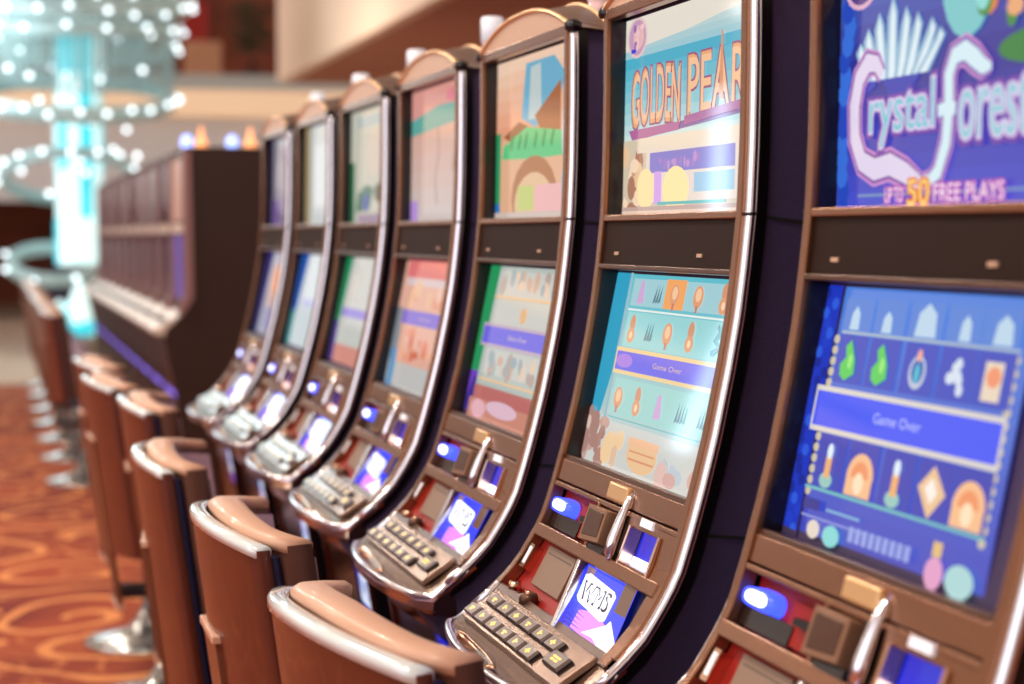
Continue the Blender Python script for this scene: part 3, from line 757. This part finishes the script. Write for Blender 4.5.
proto = make_machine()
ML = ['nearest and largest slot machine, deep blue screens with crystals and a blue banner',
      'slot machine with tall orange title letters over a teal reel screen',
      'slot machine with green lettering and a blue shape on its peach upper screen',
      'slot machine with a teal band across a pale pink upper screen and peach reels',
      'slot machine with a pale beige upper screen, green patches at its lower left edge',
      'slot machine with nearly blank white screens, second from the dark far bank',
      'farthest machine of the bronze-framed row, grey violet screen beside the far bank']
for k in range(7):
    r = proto if k == 0 else copy_tree(proto, None, skip=('upper_screen', 'lower_screen'))
    r.location = (.87, 1.760 + .7625 * k, 0)
    tag(r, ML[k], 'slot machine', 'curved slot machines in the near row')
    if k == 0: a, b = art_crystal_up(), art_crystal_lo()
    elif k == 1: a, b = art_pearl_up(), art_pearl_lo()
    else: a, b = art_misc(k + 1, False), art_misc(k + 1, True)
    a.build('upper_screen', r); b.build('lower_screen', r)

# ------------------------------------------------------------------ chairs
def arc_pts(hw, sag, n, x0, pw=2.4, wing=0.0):
    out = []
    for i in range(n + 1):
        t = -1 + 2 * i / n
        out.append((x0 + sag * abs(t) ** pw + wing * max(0, abs(t) - .72) ** 2, hw * t))
    return out
def shell(mb, outer, inner, z0, z1, m, rec=.0, crown=0.0, smooth=True):
    """curved upright panel between two plan curves, leaning back with height"""
    n = len(outer); rows = []
    Z = [z0 + (z1 - z0) * i / 8 for i in range(9)]
    def lean(z): return -(z - z0) * rec
    def loop(z, sh=0):
        pts = []
        for i, (x, y) in enumerate(outer): pts.append((x + lean(z) + sh, y, z + crown * (1 - (2 * i / (n - 1) - 1) ** 2) * (z - z0) / (z1 - z0)))
        for i in range(n - 1, -1, -1):
            x, y = inner[i]; pts.append((x + lean(z) - sh, y, z + crown * (1 - (2 * i / (n - 1) - 1) ** 2) * (z - z0) / (z1 - z0)))
        return pts
    rows = [loop(z) for z in Z]
    mb.grid(rows, m, closed_u=True, smooth=smooth)
    # top and bottom strips
    for L, fl in ((rows[-1], 0), (rows[0], 1)):
        k = len(L); fs = [(i, i + 1, k - 2 - i, k - 1 - i) for i in range(n - 1)]
        mb.add(L, fs, m)
    return rows[-1], rows[0]

def make_chair():
    root = empty('slot_chair')
    REC = .14
    zb, zt = .47, .958
    # outer shell of the backrest
    out = arc_pts(.262, .062, 22, -.182, 2.2); inn = [(x + .020, y * .975) for x, y in out]
    mb = MB(); top, bot = shell(mb, out, inn, zb, zt, 'leather', REC, .02)
    back = mb.build('back_shell', root)
    # pale rim over the shell's top
    mb = MB(); n = len(out); rows = []
    for i in range(n):
        po = Vector(top[i]); pi_ = Vector(top[2 * n - 1 - i])
        c = (po + pi_) / 2; d = (po - pi_) * .62
        rows.append([c + d + Vector((0, 0, -.010)), c + d + Vector((0, 0, .001)), c + d * .7 + Vector((0, 0, .005)), c - d * .7 + Vector((0, 0, .005)), c - d + Vector((0, 0, .001)), c - d + Vector((0, 0, -.008))])
    mb.grid(rows, 'rim_white', cap=True, closed_u=True); mb.build('shell_rim', back)
    # navy slab put in for the dark gap between shell and cushion
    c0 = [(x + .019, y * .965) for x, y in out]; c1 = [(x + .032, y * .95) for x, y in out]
    mb = MB(); shell(mb, c0, c1, zb + .01, zt - .012, 'navy', REC, .02); mb.build('back_gap_fill', root)
    # cushion
    q0 = arc_pts(.252, .058, 22, -.155, 2.4, .25); q1 = [(x + .050 - .012 * abs(y / .25) ** 2, y * .93) for x, y in q0]
    mb = MB(); t2, _ = shell(mb, q0, q1, zb + .02, zt + .004, 'leather_dark', REC, .024)
    cu = mb.build('back_cushion', root)
    mb = MB(); rows = []
    for i in range(n):
        po = Vector(t2[i]); pi_ = Vector(t2[2 * n - 1 - i]); c = (po + pi_) / 2; d = (po - pi_) * .54
        rows.append([c + d + Vector((0, 0, -.010)), c + d + Vector((0, 0, .001)), c + d * .6 + Vector((0, 0, .007)), c - d * .6 + Vector((0, 0, .007)), c - d + Vector((0, 0, .001)), c - d + Vector((0, 0, -.012))])
    mb.grid(rows, 'rim_tan', cap=True, closed_u=True); mb.build('cushion_rim', cu)
    mb = MB(); fr = [(x + .0035, y) for x, y in q1]
    rows = [[(x - (z - zb - .02) * REC, y * .97, z + .024 * (1 - (y / .25) ** 2) * (z - zb) / (zt - zb)) for x, y in fr] for z in (zb + .03, zb + .2, zt - .15, zt - .02)]
    mb.grid(rows, 'cushion_face'); mb.build('cushion_face', cu)
    # seat
    def ell(rx, ry, z, x0=-.025): return [(x0 + rx * math.copysign(abs(math.cos(t)) ** .7, math.cos(t)), ry * math.copysign(abs(math.sin(t)) ** .7, math.sin(t)), z) for t in [2 * PI * i / 32 for i in range(32)]]
    mb = MB(); mb.grid([ell(.145, .20, .55), ell(.16, .225, .565), ell(.165, .23, .60), ell(.155, .22, .63), ell(.12, .17, .645), ell(.02, .02, .648)], 'cushion_face', closed_u=True, cap=True)
    seat = mb.build('seat', root)
    mb = MB(); mb.grid([ell(.16, .228, .562), ell(.166, .233, .57), ell(.16, .228, .578)], 'rim_tan', closed_u=True); mb.build('seat_piping', seat)
    mb = MB(); mb.grid([ell(.12, .16, .475), ell(.145, .18, .49), ell(.145, .2, .55)], 'bar_dark', closed_u=True, cap=True); mb.build('seat_pan', root)
    # support bar behind the shell
    mb = MB(); 
    def bar(z): return -.229 + (.80 - z) * .14
    pz = [.80, .70, .6, .5, .4, .30]
    rows = [[(bar(z), -.085, z), (bar(z), .085, z), (bar(z) + .016, .085, z), (bar(z) + .016, -.085, z)] for z in pz]
    mb.grid(rows, 'bar_brown', closed_u=True, smooth=False, cap=True)
    for z0 in (.80, .30):
        xx = bar(z0); mb.box((xx - .004, -.09, z0 - .006), (xx + .020, .09, z0 + .006), 'rim_tan')
    mb.box((bar(.34) + .0, -.05, .32), (.0, .05, .35), 'bar_dark')
    mb.box((bar(.78) + .018, -.06, .70), (bar(.78) + .06, .06, .77), 'bar_dark')
    mb.box((bar(.55) + .018, -.06, .5), (bar(.55) + .075, .06, .54), 'bar_dark')
    mb.build('support_bar', root, bevel=.002)
    # pedestal
    mb = MB(); mb.lathe([(.03, .06), (.03, .478)], 'steel', seg=20); mb.build('pedestal', root)
    mb = MB(); mb.lathe([(.225, 0.001), (.228, .008), (.222, .016), (.15, .028), (.09, .05), (.05, .085), (.036, .12)], 'steel', seg=40); mb.build('base_plate', root)
    return root
ch = make_chair()
CH = [  # x, y, rot, label
    (.562, 2.23, .12, 'frontmost brown leather slot chair, only the pale-rimmed top of its back showing'),
    (.541, 3.04, .0, 'second slot chair from the front, broad brown back above a tan bar end'),
    (.513, 3.97, -.10, 'third slot chair from the front, both padded layers of its back seen edge on'),
    (.562, 5.25, -.05, 'fourth slot chair from the front, its narrow pale rim right behind the third chair'),
    (.505, 6.05, .02, 'fifth slot chair from the front, wide brown back just ahead of the last near chair'),
    (.515, 6.92, .04, 'last chair of the near row with a round steel base showing on the carpet')]
for k, (x, y, r, l) in enumerate(CH):
    c = ch if k == 0 else copy_tree(ch)
    c.location = (x, y, 0); c.rotation_euler = (0, 0, r); tag(c, l, 'chair', 'chairs at the near row of slot machines')
far_ch = ['nearest of the seven at the dark far bank', 'second of the seven along the far bank', 'third of the seven along the far bank', 'fourth, the middle one of the seven at the far bank',
          'fifth of the seven along the far bank', 'sixth of the seven along the far bank', 'farthest of the seven, nearest the pale tiled floor']
for k, zz in enumerate((11.3, 12.5, 13.65, 14.8, 16.0, 17.4, 18.6)):
    c = copy_tree(ch); c.location = (.50, (zz - .12) / .968, 0); c.rotation_euler = (0, 0, .05 * math.sin(k * 2.3))
    tag(c, 'brown slot chair, ' + far_ch[k], 'chair', 'chairs at the far bank of slot machines')

# ------------------------------------------------------------------ far bank: upright cabinets
def make_upright(glass, low):
    root = empty('upright_slot_machine')
    mb = MB()
    mb.prism([(.0, 1.82), (.62, 1.82), (.62, 0), (-.02, 0), (-.05, .62), (-.11, .90), (-.10, .95), (-.02, 1.02), (.012, 1.10)], -.355, .355, 'far_cabinet'); mb.build('cabinet', root)
    for s in (-1, 1):
        mb = MB(); mb.prism([(-.02, 1.80), (.02, 1.80), (.03, 1.10), (-.02, 1.02), (-.05, 1.03), (-.012, 1.12)], s * .325, s * .375, 'far_trim'); mb.build('side_trim', root)
    mb = MB(); mb.box((-.006, -.32, 1.47), (.005, .32, 1.77), glass); mb.build('upper_screen', root)
    mb = MB(); mb.box((-.014, -.32, 1.41), (.005, .32, 1.455), 'far_deck'); mb.build('divider_panel', root)
    mb = MB(); mb.prism([(-.004, 1.40), (.01, 1.40), (.02, 1.08), (.006, 1.08)], -.32, .32, low); mb.build('lower_screen', root)
    mb = MB(); mb.prism([(-.02, 1.03), (-.14, .96), (-.155, .945), (-.15, .925), (-.10, .92), (-.02, .98)], -.34, .34, 'far_deck')
    d = mb.build('button_deck', root)
    for i in range(5):
        mb = MB(); mb.box((-.11, -.26 + .12 * i, .975), (-.08, -.19 + .12 * i, .995), 'black'); mb.build('button', d)
    mb = MB(); mb.prism([(-.062, .80), (-.057, .80), (-.045, .62), (-.055, .62)], -.30, .30, 'purple_glow'); mb.build('belly_glass', root)
    return root
UL = ['nearest', 'second', 'third', 'fourth', 'fifth', 'sixth', 'seventh', 'eighth', 'ninth', 'farthest']
ups = [make_upright('far_beige', 'purple_dim'), make_upright('far_glass', 'far_glass'), make_upright('far_glass_b', 'far_glass')]
for k in range(10):
    r = ups[k] if k < 3 else copy_tree(ups[1 + k % 2])
    r.location = (.90, 9.98 + .80 * k, 0)
    tag(r, 'dark brown upright slot machine in the blurred far bank, %s one of the ten' % UL[k], 'slot machine', 'upright slot machines in the far bank')
mb = MB(); mb.lathe([(.025, 0), (.03, .03), (.02, .06), (.001, .07)], 'bulb_blue', (.03, -.1, 1.82), 14); mb.build('topper_light', ups[0])
mb = MB(); mb.lathe([(.035, 0), (.03, .03), (.012, .06), (.008, .10), (.001, .11)], 'amber', (.10, -.1, 1.82), 14); mb.build('amber_lamp', ups[0])
mb = MB(); mb.lathe([(.025, 0), (.03, .03), (.02, .06), (.001, .07)], 'bulb_blue', (.25, -.1, 1.82), 14); mb.build('topper_light', ups[0])
mb = MB(); mb.lathe([(.035, 0), (.03, .03), (.012, .06), (.008, .10), (.001, .11)], 'amber', (.34, -.1, 1.82), 14); mb.build('amber_lamp', ups[0])

# ------------------------------------------------------------------ chandelier
random.seed(11)
CX, CY = .99, 23.6
chd = empty('chandelier', (CX, CY, 1.05), 0, 'tall cyan glass column wrapped in glittering tilted rings of white bulbs', 'chandelier')
mb = MB()
for k in range(12):
    a0 = 2 * PI * k / 12; a1 = 2 * PI * (k + 1) / 12; r = .28
    m = 'white_glass' if k in (0, 3, 6, 7, 8, 10) else 'cyan_glass'
    z = 0.0; j = 0
    while z < 5.2:
        h = .55
        rr = r - (.012 if j % 2 else 0)
        mb.add([(rr * math.cos(a0), rr * math.sin(a0), z), (rr * math.cos(a1), rr * math.sin(a1), z), (rr * math.cos(a1), rr * math.sin(a1), z + h - .02), (rr * math.cos(a0), rr * math.sin(a0), z + h - .02)], [(0, 1, 2, 3)],
               m if random.random() > .22 else ('cyan_glass' if m == 'white_glass' else 'white_glass'))
        z += h; j += 1
mb.lathe([(.2, 0), (.28, .01), (.28, .03), (.2, .04)], 'steel', (0, 0, -.02))
mb.lathe([(.25, 0), (.25, 5.2)], 'white_glass')
mb.build('glass_column', chd)
# tilted rings: (cx px offset, z height above base, radius, tilt, band height)
def ring(dx, z, R, tilt, h, nb, tz=0.0, a0=0, ph=0):
    mb = MB(); n = 64; rows = []
    M = Matrix.Rotation(tilt, 4, 'X') @ Matrix.Rotation(tz, 4, 'Y')
    def pt(a, r, dz): return (M @ Vector((r * math.cos(a), r * math.sin(a), dz))) + Vector((dx, 0, z))
    for rr, dz in ((R, -h / 2), (R + .03, 0), (R, h / 2), (R - .10, h / 2 * .6), (R - .10, -h / 2 * .6)):
        rows.append([pt(2 * PI * i / n, rr, dz) for i in range(n)])
    mb.grid(rows, 'crystal', closed_u=True, closed_v=True, smooth=False)
    o = mb.build('crystal_ring', chd)
    for i in range(nb):
        a = -PI * .5 + (i + .5 - nb / 2) * (PI * 1.5 / nb) + ph + random.uniform(-.03, .03)
        p = pt(a, R + .06, random.uniform(-.3, .3) * h)
        mb = MB(); mb.lathe([(.001, -.032), (.024, -.02), (.032, 0), (.024, .02), (.001, .032)], 'bulb', p, 8)
        mb.build('bulb', o)
ring(-.05, 3.30, 1.16, .24, .34, 14)
ring(-.05, 1.93, 1.14, .24, .20, 19)
ring(-.12, 1.02, .76, -.34, .14, 13, ph=0)
ring(-.30, .02, .52, .36, .16, 6)
ring(.06, 3.0, 1.2, .16, .2, 16)
ring(.1, 2.5, 1.0, -.1, .12, 10)
ring(.05, 2.72, 1.1, .10, .16, 12)
for i in range(60):
    a = random.uniform(0, 2 * PI); R = random.uniform(.5, 1.3)
    mb = MB(); mb.lathe([(.001, -.034), (.026, -.02), (.034, 0), (.026, .02), (.001, .034)], 'bulb', (R * math.cos(a) - .1, R * math.sin(a), random.uniform(.6, 3.6)), 8); mb.build('bulb', chd)
# strings of crystal between the rings
mb = MB()
for i in range(150):
    a = 2 * PI * i / 75 + (.04 if i > 74 else 0); R = 1.08 if i < 75 else .8
    z = 2.15 + .25 * math.sin(a)
    mb.tube([(R * math.cos(a), R * math.sin(a), z), (R * math.cos(a) * .98, R * math.sin(a), z + .85)], .013, 'crystal', 4)
tag(mb.build('crystal_strings', chd), kind='stuff')

# glowing column added out of frame, reflecting as a streak in the Golden Pearl glass
lc = empty('light_column', (-6.4, 22, 0), 0, 'glowing white glass column, out of view, reflected as a bright streak in the tall orange lettering screen', 'light column')
mb = MB(); mb.lathe([(.11, 1.75), (.10, 1.9), (.08, 3.2), (.03, 3.4)], 'streak_glass', seg=20); mb.build('glass_tube', lc)
mb = MB(); mb.lathe([(.3, 0), (.3, .08), (.08, .12), (.06, 1.75)], 'steel', seg=20); mb.build('stand', lc)
dr = empty('wall_drape', (4.1, 41.6, 4.6), 0, 'red drape hanging high on the far brown wall', 'drape')
mb = MB(); mb.grid([[(x * .1 - .25, .04 * math.sin(x * 2.1), z) for x in range(6)] for z in (0, .8, 1.6)], 'decor_red'); mb.build('cloth', dr)
mb = MB(); mb.tube([(-.35, 0, 1.62), (.35, 0, 1.62)], .03, 'dark_wood'); mb.build('rod', dr)
wl = empty('wall_lamp', (3.45, 35.3, 4.4), 0, 'small blue white lamp beside the chandelier rings', 'lamp')
mb = MB(); mb.lathe([(.01, .08), (.08, .12), (.1, .2), (.08, .28), (.01, .3)], 'bulb_blue', seg=14); mb.build('globe', wl)
mb = MB(); mb.lathe([(.1, -.5), (.1, -.45), (.02, -.4), (.02, .09)], 'steel', seg=12); mb.build('stem', wl)
tr = empty('potted_tree', (4.55, 36, 4.05), 0, 'dark green tree top on the balcony next to the red drape', 'tree')
mb = MB(); mb.lathe([(.15, 0), (.2, .3), (.18, .3)], 'dark_wood', seg=14); mb.build('pot', tr)
mb = MB(); mb.tube([(0, 0, .25), (.02, 0, .8)], .03, 'dark_wood', 8); mb.build('trunk', tr)
mb = MB()
for i in range(260):
    a = random.uniform(0, 2 * PI); r_ = .38 * random.random() ** .5; z = random.uniform(.6, 1.5); s_ = .1
    mb.add([(r_ * math.cos(a), r_ * math.sin(a), z), (r_ * math.cos(a) + random.uniform(-s_, s_), r_ * math.sin(a) + random.uniform(-s_, s_), z + .1), (r_ * math.cos(a) + random.uniform(-s_, s_), r_ * math.sin(a) + .06, z)], [(0, 1, 2)], 'decor_green')
mb.build('leaves', tr)
# crystal sculpture under the column
sc = empty('glass_sculpture', (.93, 22.3, 0), 0, 'glowing cyan and white glass lobes on a pale pedestal under the chandelier', 'sculpture')
mb = MB(); mb.lathe([(.22, 0), (.24, .02), (.16, .06), (.15, .15), (.28, .24), (.30, .28), (.2, .30)], 'planter', seg=28); mb.build('pedestal', sc)
for dx, h, r, m in ((0, .62, .17, 'white_glass'), (-.14, .38, .14, 'cyan_glass'), (-.22, .42, .13, 'white_glass'), (.18, .28, .16, 'white_glass'), (.03, .3, .2, 'cyan_glass')):
    mb = MB(); mb.lathe([(r * .5, .0), (r, h * .3), (r * .8, h * .6), (r * .35, h * .9), (.01, h)], m, (dx, 0, .28), 16); mb.build('glass_lobe', sc)
pl = empty('planter', (.93, 24.6, 0), 0, 'dark leafy planter behind the glowing glass lobes', 'planter')
mb = MB(); mb.lathe([(.30, 0), (.34, .1), (.36, .5), (.33, .5)], 'bar_dark'); mb.build('pot', pl)
mb = MB()
for i in range(90):
    a = random.uniform(0, 2 * PI); r = random.uniform(.02, .34); z = random.uniform(.5, .98); s_ = .12
    mb.add([(r * math.cos(a), r * math.sin(a), z), (r * math.cos(a) + random.uniform(-s_, s_), r * math.sin(a) + random.uniform(-s_, s_), z + .12), (r * math.cos(a) + random.uniform(-s_, s_), r * math.sin(a) + .05, z + .05)], [(0, 1, 2)], 'navy')
mb.build('leaves', pl)

# ------------------------------------------------------------------ the setting
def struct(name, mb): return tag(mb.build(name), kind='structure')
mb = MB(); mb.box((-14, -4, -.05), (12, 19.3, 0), 'carpet'); struct('floor', mb)
mb = MB(); mb.box((-14, 19.3, -.05), (12, 44, 0), 'tile'); struct('floor', mb)
mb = MB(); mb.box((-14, 42, 0), (14, 42.3, 9), 'wall_red'); struct('wall_far', mb)
mb = MB(); mb.box((-14, 33.6, 1.95), (10, 34, 3.35), 'wall_grey'); struct('trim_1', mb)
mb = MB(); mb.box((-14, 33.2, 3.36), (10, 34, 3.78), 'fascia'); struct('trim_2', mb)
mb = MB(); mb.box((-14, 33.4, 3.79), (10, 42, 4.05), 'fascia_top'); struct('trim_3', mb)
# bulkhead and low ceiling over the machines
mb = MB(); mb.box((3.76, 6, 3.45), (3.9, 27, 7.5), 'wall_peach'); struct('wall_right', mb)
mb = MB(); mb.box((3.9, 6, 3.45), (13, 27, 3.6), 'ceil_brown'); struct('ceiling', mb)
mb = MB(); mb.box((3.3, 35, 4.1), (3.9, 35.5, 4.75), 'pillar_tan'); struct('trim_4', mb)

# ------------------------------------------------------------------ light
def area(name, loc, size, power, color, rot=(0, 0, 0), sy=None):
    l = bpy.data.lights.new(name, 'AREA'); l.energy = power; l.color = color; l.size = size
    if sy: l.shape = 'RECTANGLE'; l.size_y = sy
    o = bpy.data.objects.new(name, l); o.location = loc; o.rotation_euler = rot; COL.objects.link(o); return o
for k, (x, y) in enumerate([(-.6, 1.5), (-.6, 5), (-.6, 9), (-.6, 13.5), (-2.6, 3), (-2.6, 9), (1.9, 20)]):
    area('ceiling_lamp', (x, y, 4.3), .5, 60, (1, .86, .74))
pt = bpy.data.lights.new('chandelier_light', 'POINT'); pt.energy = 220; pt.color = (.75, .95, 1); pt.shadow_soft_size = 1.2
o = bpy.data.objects.new('chandelier_light', pt); o.location = (CX - 1.6, CY - 1, 3.5); COL.objects.link(o)

w = bpy.data.worlds.new('hall'); SC.world = w; w.use_nodes = True
nt = w.node_tree; N = nt.nodes; L = nt.links; bg = N['Background']
tc = N.new('ShaderNodeTexCoord'); sp = N.new('ShaderNodeSeparateXYZ'); L.new(tc.outputs['Generated'], sp.inputs[0])
cr = N.new('ShaderNodeValToRGB'); mr = N.new('ShaderNodeMapRange'); mr.inputs[1].default_value = -1; mr.inputs[2].default_value = 1
L.new(sp.outputs['Z'], mr.inputs[0]); L.new(mr.outputs[0], cr.inputs[0])
e = cr.color_ramp.elements
e[0].position = .0; e[0].color = hexc(90, 50, 36); e[1].position = 1; e[1].color = hexc(150, 110, 90)
for p, c in ((.46, hexc(120, 76, 58)), (.50, hexc(226, 196, 176)), (.60, hexc(236, 206, 186)), (.72, hexc(190, 150, 126))):
    x = e.new(p); x.color = c
vo = N.new('ShaderNodeTexVoronoi'); vo.inputs['Scale'].default_value = 9; L.new(tc.outputs['Generated'], vo.inputs['Vector'])
lt = N.new('ShaderNodeMath'); lt.operation = 'LESS_THAN'; L.new(vo.outputs['Distance'], lt.inputs[0]); lt.inputs[1].default_value = .22
up = N.new('ShaderNodeMath'); up.operation = 'GREATER_THAN'; L.new(sp.outputs['Z'], up.inputs[0]); up.inputs[1].default_value = .12
mu = N.new('ShaderNodeMath'); mu.operation = 'MULTIPLY'; L.new(lt.outputs[0], mu.inputs[0]); L.new(up.outputs[0], mu.inputs[1])
mx = N.new('ShaderNodeMix'); mx.data_type = 'RGBA'; L.new(mu.outputs[0], mx.inputs[0]); L.new(cr.outputs[0], mx.inputs[6]); mx.inputs[7].default_value = (4, 3.7, 3.4, 1)
dp = N.new('ShaderNodeVectorMath'); dp.operation = 'DOT_PRODUCT'; L.new(tc.outputs['Generated'], dp.inputs[0]); dp.inputs[1].default_value = Vector((-.93, -.34, .12)).normalized()
m3 = N.new('ShaderNodeMapRange'); m3.inputs[1].default_value = .80; m3.inputs[2].default_value = .95; L.new(dp.outputs['Value'], m3.inputs[0])
m4 = N.new('ShaderNodeMix'); m4.data_type = 'RGBA'; L.new(m3.outputs[0], m4.inputs[0]); L.new(mx.outputs[2], m4.inputs[6]); m4.inputs[7].default_value = (2.3, 2.3, 2.5, 1)  # bright patch added to the surroundings so the chrome trims reflect white
L.new(m4.outputs[2], bg.inputs['Color']); bg.inputs['Strength'].default_value = .75

# ------------------------------------------------------------------ camera
th = math.atan(520 / 2000); pit = math.atan(107 / 2000)
cam = bpy.data.cameras.new('camera'); co = bpy.data.objects.new('camera', cam); COL.objects.link(co)
co.location = (0, 0, 1.40); co.rotation_euler = (PI / 2 - pit, 0, -th)
cam.sensor_width = 36; cam.lens = 2000 / 1024 * 36; cam.clip_start = .05; cam.clip_end = 200
cam.dof.use_dof = True; cam.dof.focus_distance = 2.62; cam.dof.aperture_fstop = 3.6
SC.camera = co
SC.view_settings.view_transform = 'Standard'; SC.view_settings.look = 'None'
SC.view_settings.exposure = 0.2; SC.view_settings.gamma = 1; SC.view_settings.use_curve_mapping = False
SC.cycles.use_denoising = True
SC.cycles.sample_clamp_indirect = 6
SC.cycles.max_bounces = 8
